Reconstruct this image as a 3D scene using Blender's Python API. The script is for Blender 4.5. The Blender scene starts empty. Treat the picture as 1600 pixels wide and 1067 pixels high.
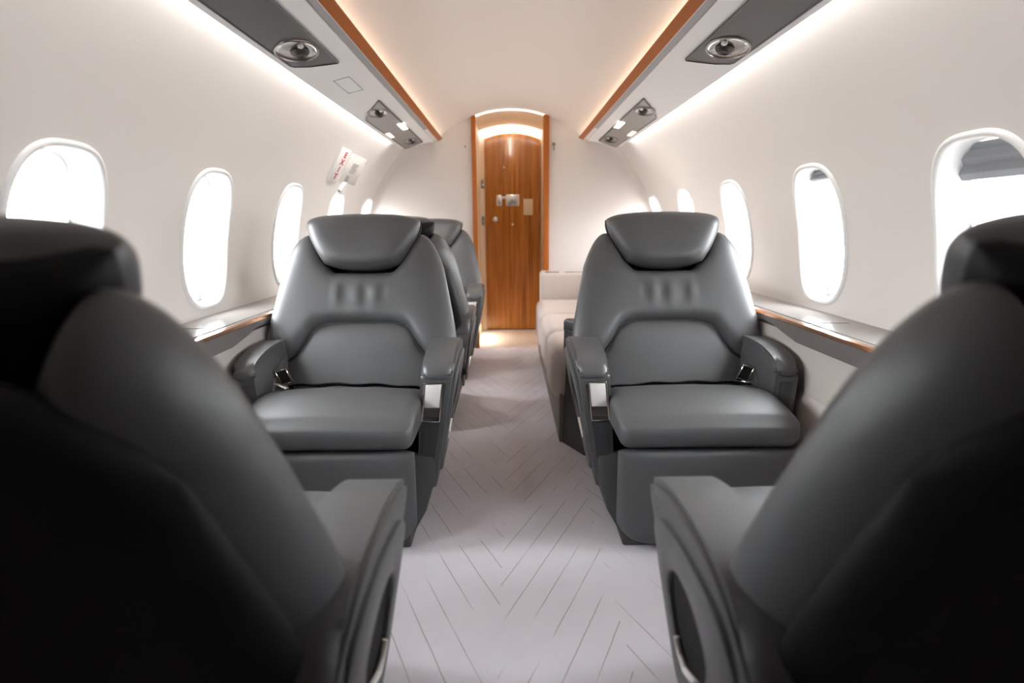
import bpy, bmesh, math, random
from mathutils import Vector, Matrix
PI = math.pi
rnd = random.Random(7)
SC = bpy.context.scene
COL = SC.collection

# ---------------------------------------------------------------- camera
cd = bpy.data.cameras.new('camera'); cam = bpy.data.objects.new('camera', cd); COL.objects.link(cam)
right = Vector((0.99995, -0.0044, -0.0079)).normalized()
fwd = Vector((0.0030, 0.9810, -0.1937)).normalized()
up = right.cross(fwd).normalized()
right = fwd.cross(up).normalized()
CAM = Vector((-0.015, 0.0, 0.95))
m = Matrix((right, up, -fwd)).transposed().to_4x4(); m.translation = CAM
cam.matrix_world = m
cd.sensor_width = 36.0; cd.lens = 930.0 / 1600 * 36; cd.clip_start = 0.02
cd.dof.use_dof = True; cd.dof.focus_distance = 1.95; cd.dof.aperture_fstop = 2.2
SC.camera = cam

# ---------------------------------------------------------------- light, exposure
w = bpy.data.worlds.new('sky'); SC.world = w; w.use_nodes = True
bg = w.node_tree.nodes['Background']
_tc = w.node_tree.nodes.new('ShaderNodeTexCoord'); _sx = w.node_tree.nodes.new('ShaderNodeSeparateXYZ'); _mr = w.node_tree.nodes.new('ShaderNodeMapRange'); _cr = w.node_tree.nodes.new('ShaderNodeMix'); _cr.data_type = 'RGBA'
_mr.inputs[1].default_value = -.12; _mr.inputs[2].default_value = .25
_cr.inputs['A'].default_value = (.25, .245, .24, 1); _cr.inputs['B'].default_value = (.92, .97, 1.0, 1)      # pale apron below, white overcast above
for _a, _b in ((_tc.outputs['Generated'], _sx.inputs[0]), (_sx.outputs[2], _mr.inputs[0]), (_mr.outputs[0], _cr.inputs['Factor']), (_cr.outputs['Result'], bg.inputs[0])): w.node_tree.links.new(_a, _b)
bg.inputs[1].default_value = 36.0
SC.view_settings.view_transform = 'Standard'; SC.view_settings.look = 'None'
SC.view_settings.exposure = 0.1; SC.view_settings.gamma = 1.0; SC.view_settings.use_curve_mapping = False
try:
    SC.cycles.use_denoising = True
    SC.cycles.max_bounces = 10; SC.cycles.diffuse_bounces = 6; SC.cycles.transparent_max_bounces = 12
    SC.cycles.sample_clamp_indirect = 6.0; SC.cycles.caustics_reflective = False; SC.cycles.caustics_refractive = False
except Exception:
    pass

def area(name, loc, direction, sx, sy, power, col=(1, 1, 1), spread=PI):
    """a lamp of the place: a light line or spot; its long side sx lies along Y when the direction is square to Y"""
    l = bpy.data.lights.new(name, 'AREA'); l.shape = 'RECTANGLE'; l.size = sx; l.size_y = sy
    l.energy = power; l.color = col; l.spread = spread
    o = bpy.data.objects.new(name, l); COL.objects.link(o)
    z = -Vector(direction).normalized(); x = Vector((0, 1, 0))
    if abs(z.dot(x)) > .9: x = Vector((1, 0, 0))
    y = z.cross(x).normalized(); x = y.cross(z)
    mm = Matrix((x, y, z)).transposed().to_4x4(); mm.translation = loc; o.matrix_world = mm
    return o

Y_END = -1.30          # the cabin behind the photographer
Y_BULK = 4.58          # bulkhead with the door opening
Y_DOOR = 5.37          # door at the back of the little lobby
LY0, LY1 = 0.85, 4.12
for s in (-1, 1):
    area('wall_wash_light', (s * .748, (LY0 + LY1) / 2, 1.508), (s * .62, 0, -.78), LY1 - LY0, .018, 5.5, (1, .965, .93), PI * .62)
    area('cove_light', (s * .53, (LY0 + 4.5) / 2, 1.548), (-s * .35, 0, .94), 4.5 - LY0, .02, 3.0, (1, .78, .56), PI * .9)
for s in (-1, 1): area('button_lamp_light', (s * .614, 3.54, 1.484), (-s * .25, 0, -1), .14, .03, 2.0, (1, .95, .88))
area('lobby_arch_light', (0, 5.335, 1.80), (0, .12, -.99), .46, .02, 3.2, (1, .88, .74))
area('lobby_front_light', (0, 4.63, 1.772), (0, .6, -.8), .46, .015, 1.6, (1, .86, .7))
area('lobby_floor_light', (-.262, 4.93, .10), (.75, 0, -.65), .5, .04, 2.2, (1, .78, .52))

# ---------------------------------------------------------------- materials
def mat(name, col, rough=.5, metal=0., spec=.5, emit=None, estr=0., coat=0.):
    mm = bpy.data.materials.new(name); mm.use_nodes = True
    b = mm.node_tree.nodes['Principled BSDF']
    b.inputs['Base Color'].default_value = (*col, 1); b.inputs['Roughness'].default_value = rough
    b.inputs['Metallic'].default_value = metal; b.inputs['Specular IOR Level'].default_value = spec
    b.inputs['Coat Weight'].default_value = coat
    if emit: b.inputs['Emission Color'].default_value = (*emit, 1); b.inputs['Emission Strength'].default_value = estr
    return mm
def N(mm, kind, **kw):
    n = mm.node_tree.nodes.new(kind)
    for k, v in kw.items():
        if k in n.inputs.keys(): n.inputs[k].default_value = v
        else: setattr(n, k, v)
    return n
def L(mm, a, b): mm.node_tree.links.new(a, b)
def bsdf(mm): return mm.node_tree.nodes['Principled BSDF']
def bump(mm, scale, strength, dist=.001, kind='noise', detail=3.):
    tc = N(mm, 'ShaderNodeTexCoord')
    t = N(mm, 'ShaderNodeTexNoise', Scale=scale, Detail=detail) if kind == 'noise' else N(mm, 'ShaderNodeTexVoronoi', Scale=scale)
    b = N(mm, 'ShaderNodeBump', Strength=strength, Distance=dist)
    L(mm, tc.outputs['Object'], t.inputs['Vector']); L(mm, t.outputs[0], b.inputs['Height']); L(mm, b.outputs[0], bsdf(mm).inputs['Normal'])
    return tc, t
M = {}
M['leather'] = mat('grey_leather', (.080, .080, .083), .42, spec=.62)
bump(M['leather'], 900, .18, .0006, 'voronoi')
M['leather_dark'] = mat('charcoal_leather', (.05, .051, .054), .42, spec=.45); bump(M['leather_dark'], 900, .15, .0006, 'voronoi')
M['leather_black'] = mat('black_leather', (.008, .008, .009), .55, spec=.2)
M['plastic'] = mat('dark_plastic', (.05, .048, .048), .45)
M['seam'] = mat('dark_seam', (.02, .02, .021), .6)
M['black'] = mat('black_recess', (.004, .004, .004), .7, spec=.2)
M['webbing'] = mat('black_webbing', (.018, .018, .02), .6)
M['chrome'] = mat('champagne_chrome', (.9, .80, .70), .14, 1.)
M['chrome_flap'] = mat('satin_champagne', (.93, .90, .87), .42, .35)
M['steel'] = mat('brushed_steel', (.75, .74, .72), .25, 1.)
M['wall'] = mat('cream_wall', (.75, .715, .685), .55, spec=.35); bump(M['wall'], 260, .06, .0008)
M['bulk'] = mat('bulkhead_fabric', (.69, .64, .605), .6, spec=.3)
M['ceil'] = mat('ceiling_panel', (.75, .71, .68), .6, spec=.3)
M['rail'] = mat('rail_white', (.88, .875, .87), .45)
M['groove'] = mat('rail_groove', (.40, .40, .42), .5)
M['copper'] = mat('copper_wood', (.36, .105, .016), .45, spec=.3)
M['trimcopper'] = mat('copper_trim', (.85, .45, .26), .18, 1.)
M['white'] = mat('white_plastic', (.86, .86, .86), .4)
M['ledge'] = mat('ledge_veneer', (.23, .215, .205), .16, spec=.6, coat=.4)
M['fascia'] = mat('ledge_fascia', (.16, .14, .135), .16, spec=.7, coat=.5)
M['cream_leather'] = mat('cream_leather', (.60, .545, .51), .5)
M['beige'] = mat('lobby_beige', (.78, .66, .53), .45)
M['red'] = mat('red_lettering', (.55, .02, .02), .5)
M['line'] = mat('panel_line', (.22, .22, .22), .6)
M['grey'] = mat('grey_mark', (.35, .35, .34), .5)
M['psu'] = mat('service_panel_grey', (.034, .029, .027), .42, spec=.3)
M['psu_light'] = mat('service_panel_taupe', (.24, .22, .205), .32, spec=.5)
M['bezel'] = mat('bezel_metal', (.24, .22, .21), .3, 1.)
M['reflector'] = mat('lamp_reflector', (.20, .18, .17), .12, .6, spec=.8, coat=.6)
M['lamp'] = mat('lamp_lens', (1, .96, .9), .3, emit=(1, .94, .86), estr=3.)
M['lens'] = mat('reading_lens', (.8, .77, .74), .08, spec=.8, coat=.6)
M['lamp_dim'] = mat('button_lens', (1, .9, .85), .3, emit=(1, .86, .78), estr=.9)
M['sofa'] = mat('beige_suede', (.52, .44, .40), .85, spec=.2)
tc, t = bump(M['sofa'], 400, .2, .001)
M['sofa_base'] = mat('taupe_base', (.17, .145, .13), .5)
M['sticker'] = mat('film_sticker', (.62, .50, .36), .2)
M['shade'] = mat('pleated_shade', (.30, .31, .33), .8)
M['led'] = mat('light_line', (1, 1, 1), .5, emit=(1, .95, .86), estr=5.)
M['rear'] = mat('dark_partition', (.12, .11, .10), .5)

def glass():
    mm = bpy.data.materials.new('window_glass'); mm.use_nodes = True; nt = mm.node_tree
    nt.nodes.remove(nt.nodes['Principled BSDF']); out = nt.nodes['Material Output']
    tr = N(mm, 'ShaderNodeBsdfTransparent'); gl = N(mm, 'ShaderNodeBsdfGlossy', Roughness=.02)
    lw = N(mm, 'ShaderNodeLayerWeight'); pw = N(mm, 'ShaderNodeMath', operation='POWER'); pw.inputs[1].default_value = 5.
    ma = N(mm, 'ShaderNodeMath', operation='MULTIPLY_ADD'); ma.inputs[1].default_value = .8; ma.inputs[2].default_value = .03; mx = N(mm, 'ShaderNodeMixShader')
    L(mm, lw.outputs['Facing'], pw.inputs[0]); L(mm, pw.outputs[0], ma.inputs[0]); L(mm, ma.outputs[0], mx.inputs[0]); L(mm, tr.outputs[0], mx.inputs[1]); L(mm, gl.outputs[0], mx.inputs[2]); L(mm, mx.outputs[0], out.inputs[0])
    return mm
M['glass'] = glass()

def wood():
    mm = mat('striped_wood', (.3, .13, .04), .16, spec=.5, coat=.2)
    tc = N(mm, 'ShaderNodeTexCoord'); mp = N(mm, 'ShaderNodeMapping'); mp.inputs['Scale'].default_value = (1, 1, .035)
    n1 = N(mm, 'ShaderNodeTexNoise', Scale=110., Detail=4.); n2 = N(mm, 'ShaderNodeTexNoise', Scale=22., Detail=2.)
    ad = N(mm, 'ShaderNodeMath', operation='ADD'); r = N(mm, 'ShaderNodeValToRGB')
    L(mm, tc.outputs['Object'], mp.inputs[0]); L(mm, mp.outputs[0], n1.inputs['Vector']); L(mm, mp.outputs[0], n2.inputs['Vector'])
    L(mm, n1.outputs[0], ad.inputs[0]); L(mm, n2.outputs[0], ad.inputs[1])
    ad2 = N(mm, 'ShaderNodeMath', operation='MULTIPLY'); ad2.inputs[1].default_value = .5; L(mm, ad.outputs[0], ad2.inputs[0])
    e = r.color_ramp.elements; e[0].position = .36; e[0].color = (.22, .078, .012, 1); e[1].position = .62; e[1].color = (.47, .195, .038, 1)
    L(mm, ad2.outputs[0], r.inputs[0]); L(mm, r.outputs[0], bsdf(mm).inputs['Base Color'])
    return mm
M['wood'] = wood()
M['dark_gap'] = mat('dark_gap', (.03, .02, .015), .8)

def carpet():
    mm = mat('carved_carpet', (.36, .33, .335), .95, spec=.1)
    tc = N(mm, 'ShaderNodeTexCoord'); sx = N(mm, 'ShaderNodeSeparateXYZ'); L(mm, tc.outputs['Object'], sx.inputs[0])
    def math_(op, a, b=None, c=None):
        n = N(mm, 'ShaderNodeMath', operation=op)
        for k, v in enumerate((a, b, c)):
            if v is None: continue
            if isinstance(v, (int, float)): n.inputs[k].default_value = v
            else: L(mm, v, n.inputs[k])
        return n.outputs[0]
    x, y = sx.outputs[0], sx.outputs[1]
    wob = N(mm, 'ShaderNodeTexNoise', Scale=9., Detail=2.); L(mm, tc.outputs['Object'], wob.inputs['Vector'])
    wv = math_('MULTIPLY', math_('SUBTRACT', wob.outputs[0], .5), .004)
    ax, ay = math_('MULTIPLY', x, .915), math_('MULTIPLY', y, .404)
    n1 = math_('DIVIDE', math_('ADD', math_('ADD', math_('ADD', ax, ay), wv), .0125), .0690)
    n2 = math_('DIVIDE', math_('ADD', math_('ADD', math_('SUBTRACT', ax, ay), wv), 10 * .0655 - .262 + .262 + .0), .0655)
    i, j = math_('FLOOR', n1), math_('FLOOR', n2)
    par = math_('LESS_THAN', math_('FLOORED_MODULO', math_('ADD', i, j), 16.), 8.)
    def line(n): return math_('LESS_THAN', math_('ABSOLUTE', math_('SUBTRACT', math_('FRACT', n), .5)), .022)
    l1, l2 = line(n1), line(n2)
    ln = math_('ADD', math_('MULTIPLY', l1, par), math_('MULTIPLY', l2, math_('SUBTRACT', 1., par)))
    fade = N(mm, 'ShaderNodeTexNoise', Scale=4.5, Detail=1.); L(mm, tc.outputs['Object'], fade.inputs['Vector'])
    fr = N(mm, 'ShaderNodeMapRange'); fr.inputs[1].default_value = .40; fr.inputs[2].default_value = .52; L(mm, fade.outputs[0], fr.inputs[0])
    lf = math_('MULTIPLY', ln, fr.outputs[0])
    pile = N(mm, 'ShaderNodeTexNoise', Scale=320., Detail=3.); L(mm, tc.outputs['Object'], pile.inputs['Vector'])
    nap = N(mm, 'ShaderNodeTexNoise', Scale=7., Detail=4.); L(mm, tc.outputs['Object'], nap.inputs['Vector'])
    mix = N(mm, 'ShaderNodeMix', data_type='RGBA'); mix.inputs['A'].default_value = (.67, .635, .685, 1); mix.inputs['B'].default_value = (.76, .72, .77, 1)
    L(mm, nap.outputs[0], mix.inputs['Factor'])
    mx2 = N(mm, 'ShaderNodeMix', data_type='RGBA'); mx2.inputs['B'].default_value = (.36, .30, .30, 1)
    L(mm, math_('MULTIPLY', lf, .75), mx2.inputs['Factor']); L(mm, mix.outputs['Result'], mx2.inputs['A']); L(mm, mx2.outputs['Result'], bsdf(mm).inputs['Base Color'])
    h = math_('SUBTRACT', pile.outputs[0], math_('MULTIPLY', lf, 1.5))
    b = N(mm, 'ShaderNodeBump', Strength=.35, Distance=.003); L(mm, h, b.inputs['Height']); L(mm, b.outputs[0], bsdf(mm).inputs['Normal'])
    bsdf(mm).inputs['Sheen Weight'].default_value = .15
    return mm
M['carpet'] = carpet()

# ---------------------------------------------------------------- helpers
def mesh(name, verts, faces, material, parent=None, smooth=40, normals=None):
    if normals is not None:
        vv = [Vector(v) for v in verts]
        faces = [f if (vv[f[1]] - vv[f[0]]).cross(vv[f[2]] - vv[f[1]]).dot(normals[f[0]]) > 0 else tuple(reversed(f)) for f in faces]
    me = bpy.data.meshes.new(name); me.from_pydata([tuple(v) for v in verts], [], faces); me.update()
    if normals is None:
        bm = bmesh.new(); bm.from_mesh(me); bmesh.ops.remove_doubles(bm, verts=bm.verts, dist=1e-6)
        bmesh.ops.recalc_face_normals(bm, faces=bm.faces); bm.to_mesh(me); bm.free()
    for mt in (material if isinstance(material, (list, tuple)) else [material]): me.materials.append(mt)
    if smooth:
        me.polygons.foreach_set('use_smooth', [True] * len(me.polygons))
        if normals is not None: me.normals_split_custom_set_from_vertices([tuple(n) for n in normals])
        elif smooth < 180: me.set_sharp_from_angle(angle=math.radians(smooth))
    o = bpy.data.objects.new(name, me); COL.objects.link(o)
    if parent: o.parent = parent
    return o
def from_bm(name, bm, material, parent=None, smooth=40):
    bmesh.ops.recalc_face_normals(bm, faces=bm.faces)
    me = bpy.data.meshes.new(name); bm.to_mesh(me); bm.free(); me.materials.append(material)
    if smooth:
        me.polygons.foreach_set('use_smooth', [True] * len(me.polygons))
        if smooth < 180: me.set_sharp_from_angle(angle=math.radians(smooth))
    o = bpy.data.objects.new(name, me); COL.objects.link(o)
    if parent: o.parent = parent
    return o
def empty(name, loc=(0, 0, 0), rz=0):
    o = bpy.data.objects.new(name, None); COL.objects.link(o); o.location = loc; o.rotation_euler = (0, 0, rz); o.empty_display_size = .1
    return o
def tag(o, label, cat, group=None):
    o['label'] = label; o['category'] = cat
    if group: o['group'] = group
    return o
def struct(o): o['kind'] = 'structure'; return o
def rbox(bm, lo, hi, r=.01, seg=3, fn=None, cuts=0):
    b2 = bmesh.new(); bmesh.ops.create_cube(b2, size=1)
    lo, hi = Vector(lo), Vector(hi)
    for v in b2.verts: v.co = Vector([lo[k] + (v.co[k] + .5) * (hi[k] - lo[k]) for k in range(3)])
    if r > 0: bmesh.ops.bevel(b2, geom=b2.edges[:], offset=r, segments=seg, profile=.5, affect='EDGES')
    if cuts: bmesh.ops.subdivide_edges(b2, edges=[e for e in b2.edges if e.calc_length() > r * 2.5], cuts=cuts, use_grid_fill=True)
    if fn:
        for v in b2.verts: v.co = fn(v.co)
    tmp = bpy.data.meshes.new('tmp'); b2.to_mesh(tmp); b2.free(); bm.from_mesh(tmp); bpy.data.meshes.remove(tmp)
def box(name, lo, hi, material, parent=None, r=.004, seg=2, fn=None, cuts=0):
    bm = bmesh.new(); rbox(bm, lo, hi, r, seg, fn, cuts); return from_bm(name, bm, material, parent)
def interp(pts, x):
    """monotone cubic through pts"""
    if x <= pts[0][0]: return pts[0][1]
    if x >= pts[-1][0]: return pts[-1][1]
    n = len(pts); h = [pts[i + 1][0] - pts[i][0] for i in range(n - 1)]; d = [(pts[i + 1][1] - pts[i][1]) / h[i] for i in range(n - 1)]
    def sl(i):
        if i == 0: return d[0]
        if i == n - 1: return d[-1]
        return 0. if d[i - 1] * d[i] <= 0 else 2 * d[i - 1] * d[i] / (d[i - 1] + d[i])
    for i in range(n - 1):
        if x <= pts[i + 1][0]:
            t = (x - pts[i][0]) / h[i]; a, b = pts[i][1], pts[i + 1][1]
            return a * (2 * t ** 3 - 3 * t * t + 1) + b * (3 * t * t - 2 * t ** 3) + h[i] * (sl(i) * (t ** 3 - 2 * t * t + t) + sl(i + 1) * (t ** 3 - t * t))
def pad(name, sb, st, hw, front, back, fn, material, parent, nu=40, nv=28, p=4., disp=None, fb=None):
    """cushion: u across, v up; lens of thickness front/back whose rim is shared; fn maps (x, s, n) into the thing's space"""
    V, F, ids = [], [], {}
    for side in (0, 1):
        for a in range(nu + 1):
            for b in range(nv + 1):
                rim = a in (0, nu) or b in (0, nv)
                if side and rim: ids[1, a, b] = ids[0, a, b]; continue
                u = math.sin((a / nu - .5) * PI); vv = math.sin((b / nv - .5) * PI); v = vv * .5 + .5
                s = sb(u) + (st(u) - sb(u)) * v; x = u * hw(s)
                f = math.sqrt(max(0, 1 - abs(u) ** p)) * math.sqrt(max(0, 1 - abs(vv) ** p))
                n = (front if not side else -back) * f
                if disp and not side: n += disp(x, s) * f
                ids[side, a, b] = len(V); V.append(fn(x, s, n))
    for side in (0, 1):
        for a in range(nu):
            for b in range(nv):
                q = [ids[side, a, b], ids[side, a + 1, b], ids[side, a + 1, b + 1], ids[side, a, b + 1]]
                if len(set(q)) < 4: continue
                F.append(q[::-1] if side else q)
    return mesh(name, V, F, material, parent, smooth=180)
def prism(name, prof, x0f, x1f, material, parent, bev=.0, seg=3, smooth=40, swap=None):
    """side profile [(y, z)] extruded across x from x0f(z) to x1f(z)"""
    bm = bmesh.new(); n = len(prof)
    A = [bm.verts.new((x0f(z), y, z)) for y, z in prof]; B = [bm.verts.new((x1f(z), y, z)) for y, z in prof]
    fa = bm.faces.new(A); fb_ = bm.faces.new(B[::-1])
    for k in range(n): bm.faces.new((A[k], B[k], B[(k + 1) % n], A[(k + 1) % n]))
    if bev: bmesh.ops.bevel(bm, geom=list(fa.edges) + list(fb_.edges), offset=bev, segments=seg, profile=.5, affect='EDGES')
    return from_bm(name, bm, material, parent, smooth)
def smooth_loop(pts, n=6):
    """closed Catmull-Rom through pts"""
    out = []; N_ = len(pts)
    for k in range(N_):
        p0, p1, p2, p3 = (Vector(pts[(k + d) % N_]) for d in (-1, 0, 1, 2))
        for q in range(n):
            t = q / n; out.append(tuple(.5 * ((2 * p1) + (-p0 + p2) * t + (2 * p0 - 5 * p1 + 4 * p2 - p3) * t * t + (-p0 + 3 * p1 - 3 * p2 + p3) * t ** 3)))
    return out
def tube(bm, pts, r, n=8, closed=False):
    pts = [Vector(p) for p in pts]; rings = []
    for k, p in enumerate(pts):
        a = pts[k - 1] if (k or closed) else p; b = pts[(k + 1) % len(pts)] if (k < len(pts) - 1 or closed) else p
        d = (b - a).normalized(); q = d.orthogonal().normalized() if not rings else (prev - d * prev.dot(d)).normalized()
        prev = q; c = d.cross(q)
        rings.append([bm.verts.new(p + (q * math.cos(t) + c * math.sin(t)) * r) for t in [2 * PI * i / n for i in range(n)]])
    for k in range(len(rings) - (0 if closed else 1)):
        A, B = rings[k], rings[(k + 1) % len(rings)]
        for i in range(n): bm.faces.new((A[i], A[(i + 1) % n], B[(i + 1) % n], B[i]))
    if not closed: bm.faces.new(rings[0][::-1]); bm.faces.new(rings[-1])
def strap(name, pts, wdir, wid, th, material, parent):
    V, F = [], []; wv = Vector(wdir)
    for k, p in enumerate(pts):
        p = Vector(p); d = (Vector(pts[min(k + 1, len(pts) - 1)]) - Vector(pts[max(k - 1, 0)])).normalized()
        nn = d.cross(wv).normalized(); ww = wv.normalized() * wid / 2
        V += [p - ww, p + ww, p + ww + nn * th, p - ww + nn * th]
    for k in range(len(pts) - 1):
        a = 4 * k
        for i in range(4): F.append((a + i, a + (i + 1) % 4, a + 4 + (i + 1) % 4, a + 4 + i))
    F += [(0, 1, 2, 3), tuple(len(V) - 4 + i for i in (3, 2, 1, 0))]
    return mesh(name, V, F, material, parent)
def lathe(bm, prof, axis_fn, n=28):
    rings = []
    for r, h in prof: rings.append([bm.verts.new(axis_fn(r * math.cos(2 * PI * i / n), r * math.sin(2 * PI * i / n), h)) for i in range(n)])
    for A, B in zip(rings, rings[1:]):
        for i in range(n): bm.faces.new((A[i], A[(i + 1) % n], B[(i + 1) % n], B[i]))
    bm.faces.new(rings[0][::-1]); bm.faces.new(rings[-1])

# ---------------------------------------------------------------- cabin shell
ZC, R = .72, 1.10
def CY(side, y, phi, r=R): return Vector((side * r * math.cos(phi), y, ZC + r * math.sin(phi)))
PHI0, PHIM, PHI1 = -.128, .462, 1.02
WPHI, WHP, WHY = .171, .212, .152       # window: centre angle, half height (angle), half width (m)
CENTRES = {-1: (.70, 1.425, 2.13, 2.895, 3.65, 4.40), 1: (.66, 1.385, 2.125, 2.895, 3.66, 4.41)}
NB, NR = 16, 14
def hole(k, n, y0):
    pass
def superloop(y0, grow=0., n=56, e=3.0, ths=None):
    out = []
    for t in ths:
        c, s = math.cos(t), math.sin(t)
        out.append((y0 + (WHY + grow) * math.copysign(abs(c) ** (2 / e), c), WPHI + (WHP + grow / R) * math.copysign(abs(s) ** (2 / e), s)))
    return out
def wall(name, side):
    V, F, Nn = [], [], []
    def vert(y, phi):
        V.append(CY(side, y, phi)); Nn.append(Vector((-side * math.cos(phi), 0, -math.sin(phi)))); return len(V) - 1
    def grid(y0, y1, p0, p1, ny, np_):
        ids = [[vert(y0 + (y1 - y0) * a / ny, p0 + (p1 - p0) * b / np_) for b in range(np_ + 1)] for a in range(ny + 1)]
        for a in range(ny):
            for b in range(np_): F.append((ids[a][b], ids[a + 1][b], ids[a + 1][b + 1], ids[a][b + 1]))
    cs = CENTRES[side]; edges = [cs[0] - .36] + [(a + b) / 2 for a, b in zip(cs, cs[1:])] + [Y_BULK]
    grid(Y_END, edges[0], PHI0, PHIM, 20, NR)
    grid(Y_END, Y_BULK, PHIM, PHI1, 40, 14)
    for k, y0 in enumerate(cs):
        a, b = edges[k], edges[k + 1]
        loop = [(a + (b - a) * i / NB, PHI0) for i in range(NB)] + [(b, PHI0 + (PHIM - PHI0) * i / NR) for i in range(NR)] + \
               [(b - (b - a) * i / NB, PHIM) for i in range(NB)] + [(a, PHIM - (PHIM - PHI0) * i / NR) for i in range(NR)]
        ths = [math.atan2((p - WPHI) / (WHP * 1.35), (y - y0) / (WHY * 1.6)) for y, p in loop]
        hl = superloop(y0, 0, ths=ths); prev = None
        for f in (0, .12, .3, .5, .75, 1):
            ring = [vert(h[0] + (l[0] - h[0]) * f, h[1] + (l[1] - h[1]) * f) for h, l in zip(hl, loop)]
            if prev:
                for i in range(len(ring)): F.append((prev[i], prev[(i + 1) % len(ring)], ring[(i + 1) % len(ring)], ring[i]))
            prev = ring
    return struct(mesh(name, V, F, M['wall'], smooth=180, normals=Nn))
wall('wall_left', -1); wall('wall_right', 1)

THS = [2 * PI * i / 72 for i in range(72)]
def window(n, side, y0, shade=0.):
    prof = [(.016, -.0005), (.014, .006), (.007, .009), (0, .006), (-.004, -.002), (-.010, -.022), (-.020, -.048), (-.024, -.058), (-.030, -.060), (-.030, -.075)]
    V, F = [], []
    for g, d in prof:
        for y, p in superloop(y0, g, ths=THS): V.append(CY(side, y, p, R - d))
    nn = len(THS)
    for k in range(len(prof) - 1):
        for i in range(nn): F.append((k * nn + i, k * nn + (i + 1) % nn, (k + 1) * nn + (i + 1) % nn, (k + 1) * nn + i))
    fr = struct(mesh('window_%d' % n, V, F, M['white'], smooth=70))
    V, F = [], []
    for rr in (R + .055, R + .060):
        for f in (1, .66, .33):
            for y, p in superloop(y0, -.026, ths=THS): V.append(CY(side, y0 + (y - y0) * f, WPHI + (p - WPHI) * f, rr))
        V.append(CY(side, y0, WPHI, rr))
    for q in (0, 3 * nn + 1):
        for k in range(2):
            for i in range(nn): F.append((q + k * nn + i, q + k * nn + (i + 1) % nn, q + (k + 1) * nn + (i + 1) % nn, q + (k + 1) * nn + i))
        for i in range(nn): F.append((q + 2 * nn + i, q + 2 * nn + (i + 1) % nn, q + 3 * nn))
    mesh('pane', V, F, M['glass'], fr, smooth=180)
    bm = bmesh.new(); c = CY(side, y0 + .01, WPHI - WHP + .018, R + .035)
    rbox(bm, (c.x - .004, c.y - .004, c.z), (c.x + .004, c.y + .004, c.z + .026), .001, 1); rbox(bm, (c.x - .003, c.y - .018, c.z - .004), (c.x + .003, c.y + .018, c.z), .001, 1)
    from_bm('catch', bm, M['grey'], fr)
    if shade:
        V, F = [], []; rows = 5; top = WPHI + WHP - .018; ys = [y0 - WHY + .012 + (2 * WHY - .024) * i / 10 for i in range(11)]
        for k in range(rows + 1):
            p = top - shade / R * k / rows; rr = R + .044 + (.004 if k % 2 else -.003)
            half = WHY * (max(0, 1 - (abs(p - WPHI) / (WHP - .01)) ** 3)) ** (1 / 3) - .014
            for i in range(11): V.append(CY(side, y0 + max(.02, half) * (i / 5 - 1), p, rr))
        for k in range(rows):
            for i in range(10): F.append((k * 11 + i, k * 11 + i + 1, (k + 1) * 11 + i + 1, (k + 1) * 11 + i))
        o = mesh('window_shade', V, F, M['shade'], fr, smooth=0); sm = o.modifiers.new('thick', 'SOLIDIFY'); sm.thickness = .002
        o['label'] = 'grey pleated shade pulled a little way down'
    return fr
k = 1
for side in (-1, 1):
    for q, y0 in enumerate(CENTRES[side]):
        window(k, side, y0, (.0, .085, .036)[q] if side == 1 and q < 3 else 0.); k += 1

# floor
o = struct(mesh('floor', [(-1.0, Y_END, 0), (1.0, Y_END, 0), (1.0, Y_DOOR + .1, 0), (-1.0, Y_DOOR + .1, 0)], [(0, 1, 2, 3)], M['carpet'], smooth=0))

# ceiling: shallow arch between the rails
CZ, CR = 1.006, .767
def ceil_z(x): return CZ + math.sqrt(CR * CR - x * x)
def arch_strip(name, xs, y0, y1, dz, material, ny=1):
    V, F = [], []; ys = [y0 + (y1 - y0) * i / ny for i in range(ny + 1)]
    for y in ys:
        for x in xs: V.append((x, y, ceil_z(x) + dz))
    n = len(xs)
    for a in range(ny):
        for i in range(n - 1): F.append((a * n + i, a * n + i + 1, (a + 1) * n + i + 1, (a + 1) * n + i))
    return mesh(name, V, F, material, smooth=180)
XS = [-.565 + 1.13 * i / 48 for i in range(49)]
struct(arch_strip('ceiling', XS, Y_END, Y_BULK + .005, 0, M['ceil'], 8))

for nm, sd in (('ceiling_edge_left', -1), ('ceiling_edge_right', 1)):      # closes the ceiling against the side wall above the rail
    struct(mesh(nm, [(sd * x, y, z) for y in (Y_END, Y_BULK + .01) for x, z in ((.560, 1.528), (.640, 1.575), (.60, 1.70), (.52, 1.70))], [(0, 1, 5, 4), (1, 2, 6, 5), (2, 3, 7, 6)], M['ceil'], smooth=0))
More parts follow.
